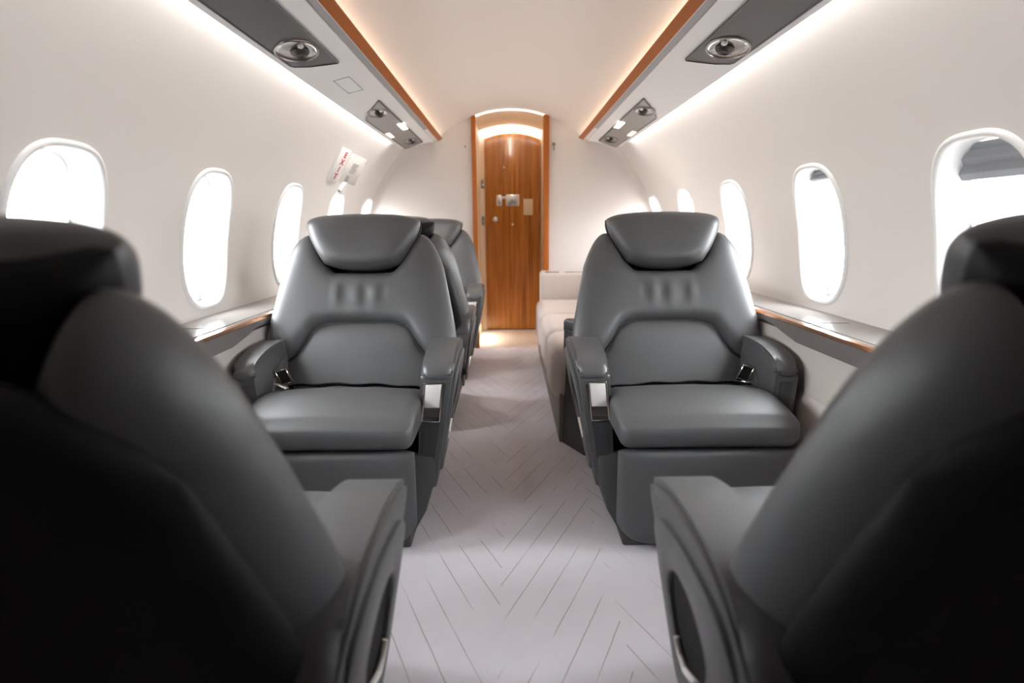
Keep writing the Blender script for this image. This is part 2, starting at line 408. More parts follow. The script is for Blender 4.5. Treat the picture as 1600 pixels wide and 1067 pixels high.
# bulkhead with the door opening, coved into the side walls
OPN = .27
def bulkhead(name, side):
    out = [(OPN, 0), (OPN, .5), (OPN, 1.0), (OPN, 1.4)] + [(x, ceil_z(x) + .004) for x in (OPN, .33, .40, .47, .53)] + [(.535, 1.69), (.62, 1.69)]
    fr = .055; ph = [-.128 + (.93 + .128) * i / 24 for i in range(25)]
    circ = [((R - fr) * math.cos(p), ZC + (R - fr) * math.sin(p)) for p in ph]
    prof = out + circ[::-1] + [(.99, .3), (.95, 0)]
    V = [(side * x, Y_BULK, z) for x, z in prof]; F = [tuple(range(len(V)))]
    base = len(V); steps = 7
    for p in ph:
        for q in range(steps + 1):
            t = q / steps * PI / 2; r_ = (R - fr) + fr * math.sin(t); y = Y_BULK - fr * (1 - math.cos(t))
            V.append((side * r_ * math.cos(p), y, ZC + r_ * math.sin(p)))
    for a in range(len(ph) - 1):
        for q in range(steps):
            i = base + a * (steps + 1) + q; F.append((i, i + 1, i + steps + 2, i + steps + 1))
    bm = bmesh.new(); vs = [bm.verts.new(v) for v in V]
    for f in F: bm.faces.new([vs[i] for i in f])
    bmesh.ops.remove_doubles(bm, verts=bm.verts, dist=1e-5)
    return struct(from_bm(name, bm, M['bulk'], smooth=50))
bulkhead('wall_rear_left', -1); bulkhead('wall_rear_right', 1)
# partition behind the photographer
V = [(x, Y_END, z) for x, z in ((-1.15, -.02), (1.15, -.02), (1.15, 1.9), (-1.15, 1.9))]
struct(mesh('wall_front', V, [(0, 1, 2, 3)], M['rear'], smooth=0))

# overhead rails
def rz(x): return 1.526 - .24 * (x - .507)
def rail(n, side, mats):
    lo = [(.507, rz(.507)), (.511, rz(.511)), (.511, rz(.511) + .008), (.538, rz(.538) + .008), (.538, rz(.538)), (.60, rz(.60)), (.735, rz(.735)), (.759, rz(.759)), (.762, rz(.762) + .003), (.758, rz(.762) + .012)]
    prof = lo + [(.728, 1.53), (.700, 1.60), (.60, 1.60), (.575, 1.537), (.512, 1.537)]
    V, F = [], []; k = len(prof)
    for x, z in prof: V.append((side * x, Y_END, z))
    for x, z in prof: V.append((side * x, 4.37 - max(0, (x - .5)) * .42, z))
    for i in range(k): F.append((i, (i + 1) % k, k + (i + 1) % k, k + i))
    F.append(tuple(range(k - 1, -1, -1))); F.append(tuple(range(k, 2 * k)))
    o = struct(mesh('trim_%d' % n, V, F, M['rail'], smooth=0))
    g = [(side * x, y, rz(x) + dz) for y in (Y_END, 3.86) for x, dz in ((.5112, .0045), (.5378, .0045), (.5378, .0079), (.5112, .0079))]
    mesh('groove', g, [(0, 1, 2, 3), (7, 6, 5, 4)] + [(k_, (k_ + 1) % 4, 4 + (k_ + 1) % 4, 4 + k_) for k_ in range(4)], M['groove'], o, smooth=0)
    pl = [(.70, 1.60), (.728, 1.53), (.755, 1.482), (.80, 1.478), (.77, 1.515), (.72, 1.56)]  # added end block, keeps the wash light from spilling onto the bulkhead
    V = [(side * x, y, z) for y in (4.15, 4.18) for x, z in pl]; kk = len(pl)
    mesh('slot_light_block', V, [tuple(range(kk)), tuple(range(2 * kk - 1, kk - 1, -1))] + [(i, (i + 1) % kk, kk + (i + 1) % kk, kk + i) for i in range(kk)], M['rail'], o, smooth=0)
    if side < 0:
        bm = bmesh.new(); tube(bm, [(side * x, y, rz(x) - .0002) for x, y in ((.615, 2.40), (.615, 2.62), (.675, 2.62), (.675, 2.40))], .0012, 5, True)
        md = from_bm('mask_door', bm, M['line'], o)
    # copper-coloured wooden lip in front of the cove
    prof = [(.507, 1.5255), (.480, 1.541), (.480, 1.546), (.485, 1.548), (.512, 1.532), (.512, 1.5255)]
    k = len(prof); V = [(side * x, y, z) for y in (Y_END, 4.385) for x, z in prof]
    F = [(i, (i + 1) % k, k + (i + 1) % k, k + i) for i in range(k)] + [tuple(range(k - 1, -1, -1)), tuple(range(k, 2 * k))]
    struct(mesh('trim_%d' % (n + 1), V, F, M['copper'], smooth=0))
rail(1, -1, None); rail(3, 1, None)

# lobby behind the bulkhead: side walls, vault, end wall and door
for nm, s in (('wall_lobby_left', -1), ('wall_lobby_right', 1)):
    struct(mesh(nm, [(s * OPN, Y_BULK, 0), (s * OPN, Y_DOOR + .04, 0), (s * OPN, Y_DOOR + .04, 1.9), (s * OPN, Y_BULK, 1.9)], [(0, 1, 2, 3)], M['beige'], smooth=0))
XL = [-OPN + 2 * OPN * i / 24 for i in range(25)]
o = struct(arch_strip('ceiling_lobby', XL, Y_BULK + .03, Y_DOOR - .05, .002, M['beige'], 2))
o = struct(arch_strip('ceiling_lobby_slot', XL, Y_DOOR - .06, Y_DOOR + .05, .06, M['beige'], 1))
def arc_band(name, y0, y1, z0, z1, material):
    V = [(x, y, ceil_z(x) + z) for y, z in ((y0, z0), (y1, z1)) for x in XL]; n = len(XL)
    return mesh(name, V, [(i, i + 1, n + i + 1, n + i) for i in range(n - 1)], material, smooth=180)
o = arc_band('trim_5', Y_BULK + .004, Y_BULK + .03, -.005, -.0035, M['led']); struct(o); o['label'] = 'thin lit line over the lobby arch'
DX0, DX1 = -.225, .262
def door_top(x): return 1.717 - ((x - .01) / .24) ** 2 * .052
nd = 24; xs = [DX0 + (DX1 - DX0) * i / nd for i in range(nd + 1)]
# end wall around the door
V, F = [], []
n = len(xs)
V += [(x, Y_DOOR + .004, door_top(x)) for x in xs] + [(x, Y_DOOR + .004, 1.9) for x in xs]
F += [(i, i + 1, n + i + 1, n + i) for i in range(n - 1)]
b = len(V)
for x0, x1 in ((-OPN, DX0), (DX1, OPN)):
    b = len(V); V += [(x0, Y_DOOR + .004, 0), (x1, Y_DOOR + .004, 0), (x1, Y_DOOR + .004, 1.9), (x0, Y_DOOR + .004, 1.9)]; F.append((b, b + 1, b + 2, b + 3))
struct(mesh('wall_lobby_end', V, F, M['beige'], smooth=0))
struct(mesh('wall_lobby_back', [(-.30, Y_DOOR + .03, -.01), (.30, Y_DOOR + .03, -.01), (.30, Y_DOOR + .03, 1.95), (-.30, Y_DOOR + .03, 1.95)], [(0, 1, 2, 3)], M['dark_gap'], smooth=0))
bm = bmesh.new(); lo = [bm.verts.new((x, Y_DOOR - .012, door_top(x) - .003)) for x in xs]
fc = bm.faces.new([bm.verts.new((DX0 + .002, Y_DOOR - .012, .012))] + lo + [bm.verts.new((DX1 - .002, Y_DOOR - .012, .012))])
ex = bmesh.ops.extrude_face_region(bm, geom=[fc]); bmesh.ops.translate(bm, vec=(0, .035, 0), verts=[v for v in ex['geom'] if isinstance(v, bmesh.types.BMVert)])
door = struct(from_bm('door_1', bm, M['wood'], smooth=0))
YD = Y_DOOR - .012
bm = bmesh.new(); lathe(bm, [(.0235, 0), (.0235, -.006), (.012, -.010), (.012, -.025), (.019, -.032), (.0215, -.044), (.017, -.054), (.006, -.058)], lambda a, b, h: (-.139 + a, YD + h, .990 + b))
from_bm('knob', bm, M['steel'], door)
box('latch_plate', (-.125, YD - .006, 1.105), (-.078, YD, 1.199), M['steel'], door, .003)
box('latch_plate', (-.043, YD - .006, 1.104), (.077, YD, 1.203), M['steel'], door, .003)
box('latch_bar', (-.085, YD - .005, 1.165), (-.035, YD, 1.187), M['steel'], door, .002)
box('door_sticker', (.112, YD - .002, 1.026), (.193, YD, 1.164), M['sticker'], door, .001)
bm = bmesh.new(); tube(bm, [(-.056, YD, 1.432), (-.056, YD - .018, 1.430), (-.056, YD - .024, 1.442)], .004); rbox(bm, (-.064, YD - .004, 1.424), (-.048, YD, 1.436), .001, 1)
from_bm('coat_hook', bm, M['steel'], door)
bm = bmesh.new(); lathe(bm, [(.008, 0), (.008, -.004), (.004, -.006)], lambda a, b, h: (.016 + a, YD + h, .945 + b), 12); from_bm('keyhole', bm, M['chrome_flap'], door)
# dark-stained posts edging the opening
for nme, s in (('trim_6', -1), ('trim_7', 1)):
    bm = bmesh.new(); a, b = ((-.287, -.254), (.239, .284))[s > 0]; rbox(bm, (a, Y_BULK - .03, 0), (b, Y_BULK + .01, ceil_z(.275) + .004), .004, 2)
    struct(from_bm(nme, bm, M['copper']))

# side panels below the ledges
def sidepanel(name, side):
    prof = [(1.095, .598), (.893, .598), (.900, .50), (.905, .42), (.893, .40), (.87, .2), (.845, 0)]
    V, F = [], []; n = len(prof)
    for y in (Y_END, 1.2, 3., Y_BULK):
        for x, z in prof: V.append((side * x, y, z))
    for a in range(3):
        for i in range(n - 1): F.append((a * n + i, a * n + i + 1, (a + 1) * n + i + 1, (a + 1) * n + i))
    return struct(mesh(name, V, F, M['cream_leather'], smooth=30))
sidepanel('wall_lower_left', -1); sidepanel('wall_lower_right', 1)

def ledge(side, label):
    root = empty('side_ledge', (side * .99, 2.0, .635)); tag(root, label, 'ledge', 'window ledges')
    def P(x, y, z): return (side * x - side * .99, y - 2.0, z - .635)
    prof = [(.900, .632), (.904, .6355), (1.096, .6355), (1.096, .615), (.900, .615)]
    k = len(prof); y0, y1 = 1.02, 4.52
    V = [P(x, y, z) for y in (y0, y1) for x, z in prof]; F = [(i, (i + 1) % k, k + (i + 1) % k, k + i) for i in range(k)] + [tuple(range(k - 1, -1, -1)), tuple(range(k, 2 * k))]
    mesh('ledge_top', V, F, M['ledge'], root, smooth=0)
    for ya, yb in ((1.12, 1.83), (1.84, 2.62), (2.63, 3.5)):
        bm = bmesh.new(); a = P(.925, ya, .6355); b = P(1.05, yb, .6375)
        rbox(bm, [min(a[i], b[i]) for i in range(3)], [max(a[i], b[i]) for i in range(3)], .0008, 1); from_bm('lid', bm, M['ledge'], root)
    # copper strip and the darker fascia under it; the near length is deeper (the stowed table)
    ys = [y0, 1.80, 1.92, 2.02, y1]
    top = [(.903, .636), (.888, .632)]
    V = [P(x, y, z) for y in ys for x, z in ((.906, .634), (.904, .638), (.890, .636), (.885, .628), (.893, .626))]; F = []
    for a in range(len(ys) - 1):
        for i in range(5): F.append((a * 5 + i, a * 5 + (i + 1) % 5, (a + 1) * 5 + (i + 1) % 5, (a + 1) * 5 + i))
    F += [(4, 3, 2, 1, 0), tuple(len(V) - 5 + i for i in range(5))]
    mesh('copper_strip', V, F, M['trimcopper'], root, smooth=0)
    V, F = [], []
    for y in ys:
        t = min(1, max(0, (2.02 - y) / .2)); d = .018 + .026 * t; o_ = .014 * t
        V += [P(x, y, z) for x, z in ((.893, .627), (.885 - .2 * o_, .627), (.884 - o_, .627 - d), (.893, .627 - d))]
    for a in range(len(ys) - 1):
        for i in range(4): F.append((a * 4 + i, a * 4 + (i + 1) % 4, (a + 1) * 4 + (i + 1) % 4, (a + 1) * 4 + i))
    F += [(3, 2, 1, 0), tuple(len(V) - 4 + i for i in range(4))]
    mesh('fascia', V, F, M['fascia'], root, smooth=0)
ledge(-1, 'glossy grey ledge with copper edge under the windows on the left wall')
ledge(1, 'glossy grey ledge with copper edge under the windows on the right wall')

# ---------------------------------------------------------------- seats
LEAN = math.radians(19); SL, CL = math.sin(LEAN), math.cos(LEAN); HZ = .36
def BP(x, s, n): return Vector((x, -s * SL + n * CL, HZ + s * CL + n * SL))
def bend(p, c): return p
ARCH = [(0, .252), (.10, .251), (.165, .232), (.197, .174), (.232, .128), (.27, .112), (.36, .110)]
def arch(x): return interp(ARCH, abs(x))
TOPC = [(0, .44), (.10, .442), (.15, .485), (.20, .562), (.235, .586), (.255, .578), (.275, .553), (.29, .510), (.30, .46)]
HW = [(-.05, .345), (.10, .345), (.21, .338), (.33, .318), (.43, .298), (.536, .276), (.60, .262)]
def hwf(s): return interp(HW, s)
PUCK = [(-.085, .007, .030), (-.012, .006, .036), (.012, -.005, .02), (.052, .007, .034), (.075, -.004, .025), (-.065, -.004, .03)]
def pucker(x, s):
    d = 0
    for px, h, ln in PUCK: d += h * math.exp(-((x - px - .02 * (s - .36)) / .009) ** 2) * math.exp(-((s - .355) / (ln * 1.15)) ** 2)
    return d
def make_seat(mir, latch_label=None):
    X = -1 if mir else 1           # aisle side is +x before mirroring
    def B(x, s, n): v = BP(x, s, n); return Vector((X * v.x, v.y, v.z))
    root = empty('cabin_seat')
    # upper back
    pad('backrest', lambda u: arch(u * .335), lambda u: interp(TOPC, abs(u) * .30), hwf, .058, .105,
        lambda x, s, n: B(x, s, n - .012 - .030 * (x / .34) ** 2 * 0 + .020 * abs(x / .33) ** 2), M['leather'], root, 64, 44, 5., disp=pucker)
    # lumbar panel
    pad('lumbar_panel', lambda u: -.05, lambda u: arch(u * .30) + .012, lambda s: .30, .050, .08, lambda x, s, n: B(x, s, n - .014), M['leather'], root, 48, 30, 7.)
    # seam round the lumbar arch
    bm = bmesh.new(); pts = [B(x, arch(x) + .003, .012 + .012 * abs(x / .33) ** 2) for x in [-.29 + .58 * i / 60 for i in range(61)]]
    tube(bm, pts, .006, 8); from_bm('seam', bm, M['seam'], root)
    # rear shell
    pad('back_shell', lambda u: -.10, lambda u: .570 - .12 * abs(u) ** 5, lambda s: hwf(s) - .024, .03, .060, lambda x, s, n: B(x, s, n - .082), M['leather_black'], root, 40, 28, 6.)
    # headrest
    HT = [(.44, .085), (.456, .125), (.49, .152), (.53, .176), (.58, .198), (.62, .207), (.66, .205)]
    hr = pad('headrest', lambda u: .446 + .022 * abs(u) ** 3, lambda u: .660 - .018 * u * u - .012 * abs(u) ** 8, lambda s: interp(HT, s), .062, .065,
        lambda x, s, n: B(x, s + .0, n + .020 - .012 * ((s - .44) / .2) ** 2 + .015 * (x / .2) ** 2), M['leather'], root, 44, 32, 5.)
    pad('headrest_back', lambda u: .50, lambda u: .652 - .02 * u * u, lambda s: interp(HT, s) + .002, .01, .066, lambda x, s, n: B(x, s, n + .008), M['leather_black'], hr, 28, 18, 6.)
    # seat cushion
    def cf(v):
        top = max(0, min(1, (v.z - .37) / .07)); y = min(max(v.y, -.06), .47)
        z = v.z + top * (interp([(-.06, -.085), (.05, -.062), (.18, -.022), (.29, -.008), (.38, -.020), (.44, -.036), (.47, -.05)], y) + .010 * (1 - (v.x / .26) ** 2))
        return Vector((X * v.x, v.y + (.010 * math.sin(PI * min(1, max(0, (v.z - .32) / .13))) if v.y > .4 else 0), z))
    bm = bmesh.new(); rbox(bm, (-.256, -.06, .318), (.256, .468, .445), .036, 5, cf, 9); from_bm('seat_cushion', bm, M['leather'], root, 180)
    # leg rest
    pad('leg_rest', lambda u: .012 + .085 * abs(u) ** 7, lambda u: .316, lambda s: .258 - .018 * max(0, (.1 - s) / .1) ** 2, .018, .06,
        lambda x, s, n: Vector((X * x, .452 + n - .03 * max(0, (.09 - s) / .09) ** 2, s)), M['leather'], root, 36, 26, 9.)
    # plinth
    bm = bmesh.new()
    def pf(v): k = min(1, (.218 + .62 * v.z) / .29); return Vector((v.x * k, v.y - (.55 * v.z if v.y > 0 else 0), v.z))
    rbox(bm, (-.29, -.20, 0), (.29, .40, .24), .010, 2, pf, 2)
    rbox(bm, (-.232, -.20, 0), (.232, .42, .040), .008, 2)
    from_bm('base', bm, M['plastic'], root)
    # arms
    ARM = [(-.21, .36), (-.18, .45), (-.11, .525), (-.02, .550), (.12, .548), (.23, .522), (.262, .500), (.270, .47), (.270, .30), (.262, .14), (.235, .112), (.14, .135), (.02, .20), (-.11, .30)]
    def lean_o(z): return (.50 - z) * .17
    def lean_i(z): return (.50 - z) * .065
    for aisle in (1, 0):
        s_ = X if aisle else -X
        xi, xo = (.256, .354) if aisle else (.258, .328)
        arm = prism('armrest', smooth_loop(ARM, 4), lambda z: s_ * (xi - lean_i(z)), lambda z: s_ * (xo - (lean_o(z) if aisle else lean_i(z))), M['leather'], root, .014, 3, 50)
        # padded top with an overhanging front lip
        tops = [(-.175, .455), (-.155, .505), (-.10, .540), (-.01, .557), (.12, .556), (.21, .540), (.262, .519), (.277, .500), (.276, .484), (.255, .480), (.20, .492), (.10, .510), (-.02, .512), (-.10, .485), (-.15, .44)]
        prism('arm_pad', smooth_loop(tops, 3), lambda z: s_ * (xi + .004), lambda z: s_ * (xo - .002), M['leather'], arm, .024, 5, 60)
        # dark front plate between the leather rims
        zt, zb = .462, .14
        V = []
        for z in (zb, zt):
            a, c = xi - lean_i(z) + .016, xo - (lean_o(z) if aisle else lean_i(z)) - .016
            for x, y in ((a, .262), (c, .262), (c, .2735), (a, .2735)): V.append((s_ * x, y, z))
        mesh('front_plate', V, [(0, 1, 2, 3), (4, 5, 6, 7), (0, 1, 5, 4), (1, 2, 6, 5), (2, 3, 7, 6), (3, 0, 4, 7)], M['leather_dark'], arm, smooth=0)
        if aisle:
            cx = .296; yf = .2735
            def lf(v): return Vector((s_ * (v.x - .11 * (.47 - v.z)), v.y, v.z))
            bm = bmesh.new()
            for lo, hi in (((cx - .030, yf - .003, .345), (cx - .0245, yf + .006, .472)), ((cx + .0245, yf - .003, .345), (cx + .030, yf + .006, .472)),
                           ((cx - .030, yf - .003, .345), (cx + .030, yf + .006, .3505)), ((cx - .030, yf - .003, .4665), (cx + .030, yf + .006, .472))): rbox(bm, lo, hi, .0022, 2, lf)
            o = from_bm('latch_frame', bm, M['chrome'], arm); o['label'] = 'polished champagne metal latch frame'
            bm = bmesh.new(); rbox(bm, (cx - .0245, yf - .003, .392), (cx + .0245, yf + .005, .4665), .002, 2, lf); from_bm('latch_flap', bm, M['chrome_flap'], arm)
            bm = bmesh.new(); rbox(bm, (cx - .0245, yf - .003, .360), (cx + .0245, yf + .0015, .392), .001, 1, lf); from_bm('latch_recess', bm, M['bezel'], arm)
            # outer side: raised rim panel round a dark pocket, edged by a metal strip
            c0 = (.045, .365)
            def face(y, z, d): return Vector((s_ * (xo - lean_o(z) + d), y, z))
            rim = smooth_loop([(-.15, .43), (-.10, .50), (.0, .515), (.13, .500), (.21, .47), (.228, .42), (.228, .28), (.215, .165), (.15, .165), (.03, .235), (-.09, .33)], 5)
            pocket = smooth_loop([(-.02, .40), (.03, .445), (.11, .435), (.165, .39), (.178, .33), (.17, .27), (.13, .245), (.06, .285), (.0, .34)], 5)
            def resample(loop, n):
                ln = [0]; P_ = [Vector((*p, 0)) for p in loop]
                for a, b in zip(P_, P_[1:] + P_[:1]): ln.append(ln[-1] + (b - a).length)
                out = []; k = 0
                for i in range(n):
                    d = ln[-1] * i / n
                    while ln[k + 1] < d: k += 1
                    t = (d - ln[k]) / (ln[k + 1] - ln[k]); q = P_[k].lerp(P_[(k + 1) % len(P_)], t); out.append((q.x, q.y))
                return out
            n = 60; ro, po = resample(rim, n), resample(pocket, n)
            def align(a, b):
                best = min(range(n), key=lambda r: sum((a[i][0] - b[(i + r) % n][0]) ** 2 + (a[i][1] - b[(i + r) % n][1]) ** 2 for i in range(0, n, 4))); return [b[(i + best) % n] for i in range(n)]
            po = align(ro, po); V, F = [], []
            for lp, ds in (((ro, 0), 0.), ((ro, .0), .008), ((ro, .03), .011), ((po, -.06), .011), ((po, 0), .008), ((po, 0), -.004)):
                lp_, sh = lp; cen = Vector((sum(p[0] for p in lp_) / n, sum(p[1] for p in lp_) / n))
                for y, z in lp_: V.append(face(cen.x + (y - cen.x) * (1 - sh), cen.y + (z - cen.y) * (1 - sh), ds))
            for k in range(5):
                for i in range(n): F.append((k * n + i, k * n + (i + 1) % n, (k + 1) * n + (i + 1) % n, (k + 1) * n + i))
            mesh('side_panel', V, F, M['leather'], arm, smooth=60)
            mesh('pocket', [face(y, z, .0015) for y, z in po] + [face(y, z, -.006) for y, z in po], [tuple(range(n)), tuple(range(2 * n - 1, n - 1, -1))] + [(i, (i + 1) % n, n + (i + 1) % n, n + i) for i in range(n)], M['black'], arm, smooth=0)
            bm = bmesh.new(); tube(bm, [face(y, z, .008) for y, z in ((.06, .283), (.10, .262), (.135, .244), (.158, .255), (.168, .28))], .0055, 8)
            o = from_bm('pocket_strip', bm, M['chrome_flap'], arm)
        else:
            bm = bmesh.new(); pts = [(s_ * (xi - lean_i(z) - .001), y, z) for y, z in ((.01, .50), (.06, .49), (.11, .46), (.15, .42), (.175, .37), (.185, .33))]
            tube(bm, pts, .0028, 6); from_bm('piping', bm, M['leather'], arm)
    # lap belt with buckle, lying along the back of the cushion
    pts = [(X * .235, .045, .388), (X * .12, .050, .401), (0, .056, .407), (-X * .12, .072, .412), (-X * .20, .10, .418), (-X * .240, .15, .428)]
    fine = []
    for a, b in zip(pts, pts[1:]): fine += [Vector(a).lerp(Vector(b), t / 5) for t in range(5)]
    fine.append(Vector(pts[-1])); strap('lap_belt', [(p.x, p.y, p.z + .003 * math.sin(i * 1.1)) for i, p in enumerate(fine)], (0, .8, .45), .042, .003, M['webbing'], root)
    bm = bmesh.new(); q = Matrix.Translation((-X * .225, .115, .455)) @ Matrix.Rotation(-X * .25, 4, 'Y') @ Matrix.Rotation(-.35, 4, 'X')
    for lo, hi in (((-.021, -.006, -.030), (-.016, .006, .030)), ((.016, -.006, -.030), (.021, .006, .030)), ((-.021, -.006, -.030), (.021, .006, -.024)), ((-.021, -.006, .024), (.021, .006, .030))): rbox(bm, lo, hi, .0015, 1, lambda v: q @ v)
    bk = from_bm('buckle', bm, M['chrome'], root); bk['label'] = 'champagne metal belt buckle'
    bm = bmesh.new(); rbox(bm, (-.016, -.008, -.025), (.016, .004, .025), .001, 1, lambda v: q @ v); rbox(bm, (-.014, -.006, -.075), (.014, .000, -.024), .001, 1, lambda v: q @ v); from_bm('buckle_body', bm, M['webbing'], bk)
    bm = bmesh.new(); q2 = Matrix.Translation((-X * .205, .195, .444)) @ Matrix.Rotation(X * .5, 4, 'Z') @ Matrix.Rotation(-.2, 4, 'Y')
    rbox(bm, (-.027, -.009, -.003), (.027, .009, .003), .002, 2, lambda v: q2 @ v); from_bm('belt_tongue', bm, M['steel'], root)
    return root
def copy_tree(o, parent=None):
    c = o.copy(); COL.objects.link(c)
    if parent: c.parent = parent
    for ch in list(o.children): copy_tree(ch, c)
    return c
SX = .548; YH1, YH2, YH3, YH4 = .70, 2.05, 2.83, 4.02
P_ = make_seat(False); M_ = make_seat(True)
def place(o, x, y, rz_, label):
    o.location = (x, y, 0); o.rotation_euler = (0, 0, rz_); tag(o, label, 'seat', 'grey leather cabin seats'); return o
place(P_, SX, YH2, PI, 'grey leather seat facing the camera on the right, in front of the beige sofa')
place(M_, -SX, YH2, PI, 'grey leather seat facing the camera on the left, lap belt on its cushion')
a1 = place(copy_tree(P_), -.55, YH1, 0, 'grey leather seat in the left foreground, seen from behind its black back')
a2 = place(copy_tree(M_), .58, YH1, 0, 'grey leather seat in the right foreground, seen from behind its black back')
place(copy_tree(P_), -SX, YH3, 0, 'grey leather seat facing away, back to back with the left camera-facing seat')
place(copy_tree(M_), -SX, YH4, PI, 'farthest grey leather seat, against the bulkhead left of the wooden door')

for a in (a1, a2):                 # the two near seats are a little more reclined, their headrests pushed down
    q = Matrix.Translation((0, 0, HZ)) @ Matrix.Rotation(math.radians(3.5), 4, 'X') @ Matrix.Translation((0, 0, -HZ))
    for ch in a.children:
        k = ch.name.split('.')[0]
        if k in ('backrest', 'lumbar_panel', 'seam', 'back_shell', 'headrest'):
            dz = BP(0, -.026, .024) - BP(0, 0, 0) if k == 'headrest' else Vector()
            ch.matrix_local = q @ Matrix.Translation(dz)
# ---------------------------------------------------------------- sofa
sofa = empty('sofa', (.5, 3.4, 0)); tag(sofa, 'beige suede sofa along the right wall behind the grey seat', 'sofa')
def SV(v): return Vector((v[0] - .5, v[1] - 3.4, v[2]))
def sbox(name, lo, hi, material, r, seg=4, fn=None, cuts=0, parent=None):
    bm = bmesh.new(); rbox(bm, lo, hi, r, seg, None, cuts)
    for v in bm.verts: v.co = SV(fn(v.co) if fn else v.co)
    return from_bm(name, bm, material, parent or sofa, 60)
sbox('base', (.198, 2.50, 0), (.83, 4.42, .23), M['sofa_base'], .006, 2)
ys = (2.49, 2.90, 3.47, 4.16)
for a, b in zip(ys, ys[1:]):
    def cush(v, a=a, b=b):
        t = (v.y - (a + b) / 2) / ((b - a) / 2); u = (v.x - .17) / .58; top = max(0, (v.z - .3) / .13)
        return Vector((v.x - .012 * (1 - t ** 4) * (1 - u), v.y, v.z + top * (.014 * (1 - t ** 4) * math.sin(PI * min(1, max(0, u))) - .02 * u)))
    sbox('seat_cushion', (.172, a + .003, .185), (.75, b - .003, .435), M['sofa'], .055, 6, cush, 5)
for a, b in zip(ys, ys[1:]): sbox('back_cushion', (.70, a + .003, .39), (.83, b - .003, .72), M['sofa'], .05, 5, lambda v: Vector((v.x + .06 * (v.z - .4), v.y, v.z)), 3)
ar = sbox('far_armrest', (.205, 4.16, .2), (.84, 4.42, .612), M['sofa'], .022, 4)
for x0, x1 in ((.235, .335), (.375, .53)):
    sbox('slot', (x0, 4.20, .610), (x1, 4.26, .6155), M['fascia'], .001, 1, parent=ar)
# dark leather end panel by the seat: its aisle corner is cut off at an angle
pl = [(.205, 2.515), (.290, 2.34), (.74, 2.34), (.74, 2.50), (.30, 2.515)]
bm = bmesh.new(); bot = [bm.verts.new(SV((x, y, 0))) for x, y in pl]; topv = [bm.verts.new(SV((x + .012, y, .50))) for x, y in pl]
bm.faces.new(bot[::-1]); bm.faces.new(topv)
for k in range(5): bm.faces.new((bot[k], bot[(k + 1) % 5], topv[(k + 1) % 5], topv[k]))
ep = from_bm('end_panel', bm, M['plastic'], sofa, 30)
bm = bmesh.new(); bot = [bm.verts.new(SV((x + .010, y, .500))) for x, y in pl]; topv = [bm.verts.new(SV((x + .010, y, .507))) for x, y in pl]
bm.faces.new(bot[::-1]); bm.faces.new(topv)
for k in range(5): bm.faces.new((bot[k], bot[(k + 1) % 5], topv[(k + 1) % 5], topv[k]))
from_bm('metal_line', bm, M['steel'], ep, 30)
bm = bmesh.new(); bot = [bm.verts.new(SV((x + .010, y, .507))) for x, y in pl]; topv = [bm.verts.new(SV((x + .010, y, .555))) for x, y in pl]
bm.faces.new(bot[::-1]); f = bm.faces.new(topv)
for k in range(5): bm.faces.new((bot[k], bot[(k + 1) % 5], topv[(k + 1) % 5], topv[k]))
bmesh.ops.bevel(bm, geom=list(f.edges), offset=.016, segments=3, profile=.5, affect='EDGES')
from_bm('arm_pad', bm, M['leather_dark'], ep, 40)

# ---------------------------------------------------------------- overhead service panels
def fill_holes(name, outer, holes, th, fn, material, parent):
    """flat panel from 2-D loops (outer and holes), thickness th; fn(a, b, h) maps into the thing's space"""
    bm = bmesh.new(); E = []
    for lp in [outer] + holes:
        vs = [bm.verts.new((a, b, 0)) for a, b in lp]
        for k in range(len(vs)): E.append(bm.edges.new((vs[k], vs[(k + 1) % len(vs)])))
    bmesh.ops.triangle_fill(bm, edges=E, use_beauty=True, use_dissolve=False)
    ex = bmesh.ops.extrude_face_region(bm, geom=bm.faces[:]); bmesh.ops.translate(bm, vec=(0, 0, th), verts=[v for v in ex['geom'] if isinstance(v, bmesh.types.BMVert)])
    for v in bm.verts: v.co = fn(*v.co)
    return from_bm(name, bm, material, parent, 30)
def circle(cx, cy, rx, ry, n=28): return [(cx + rx * math.cos(2 * PI * k / n), cy + ry * math.sin(2 * PI * k / n)) for k in range(n)]
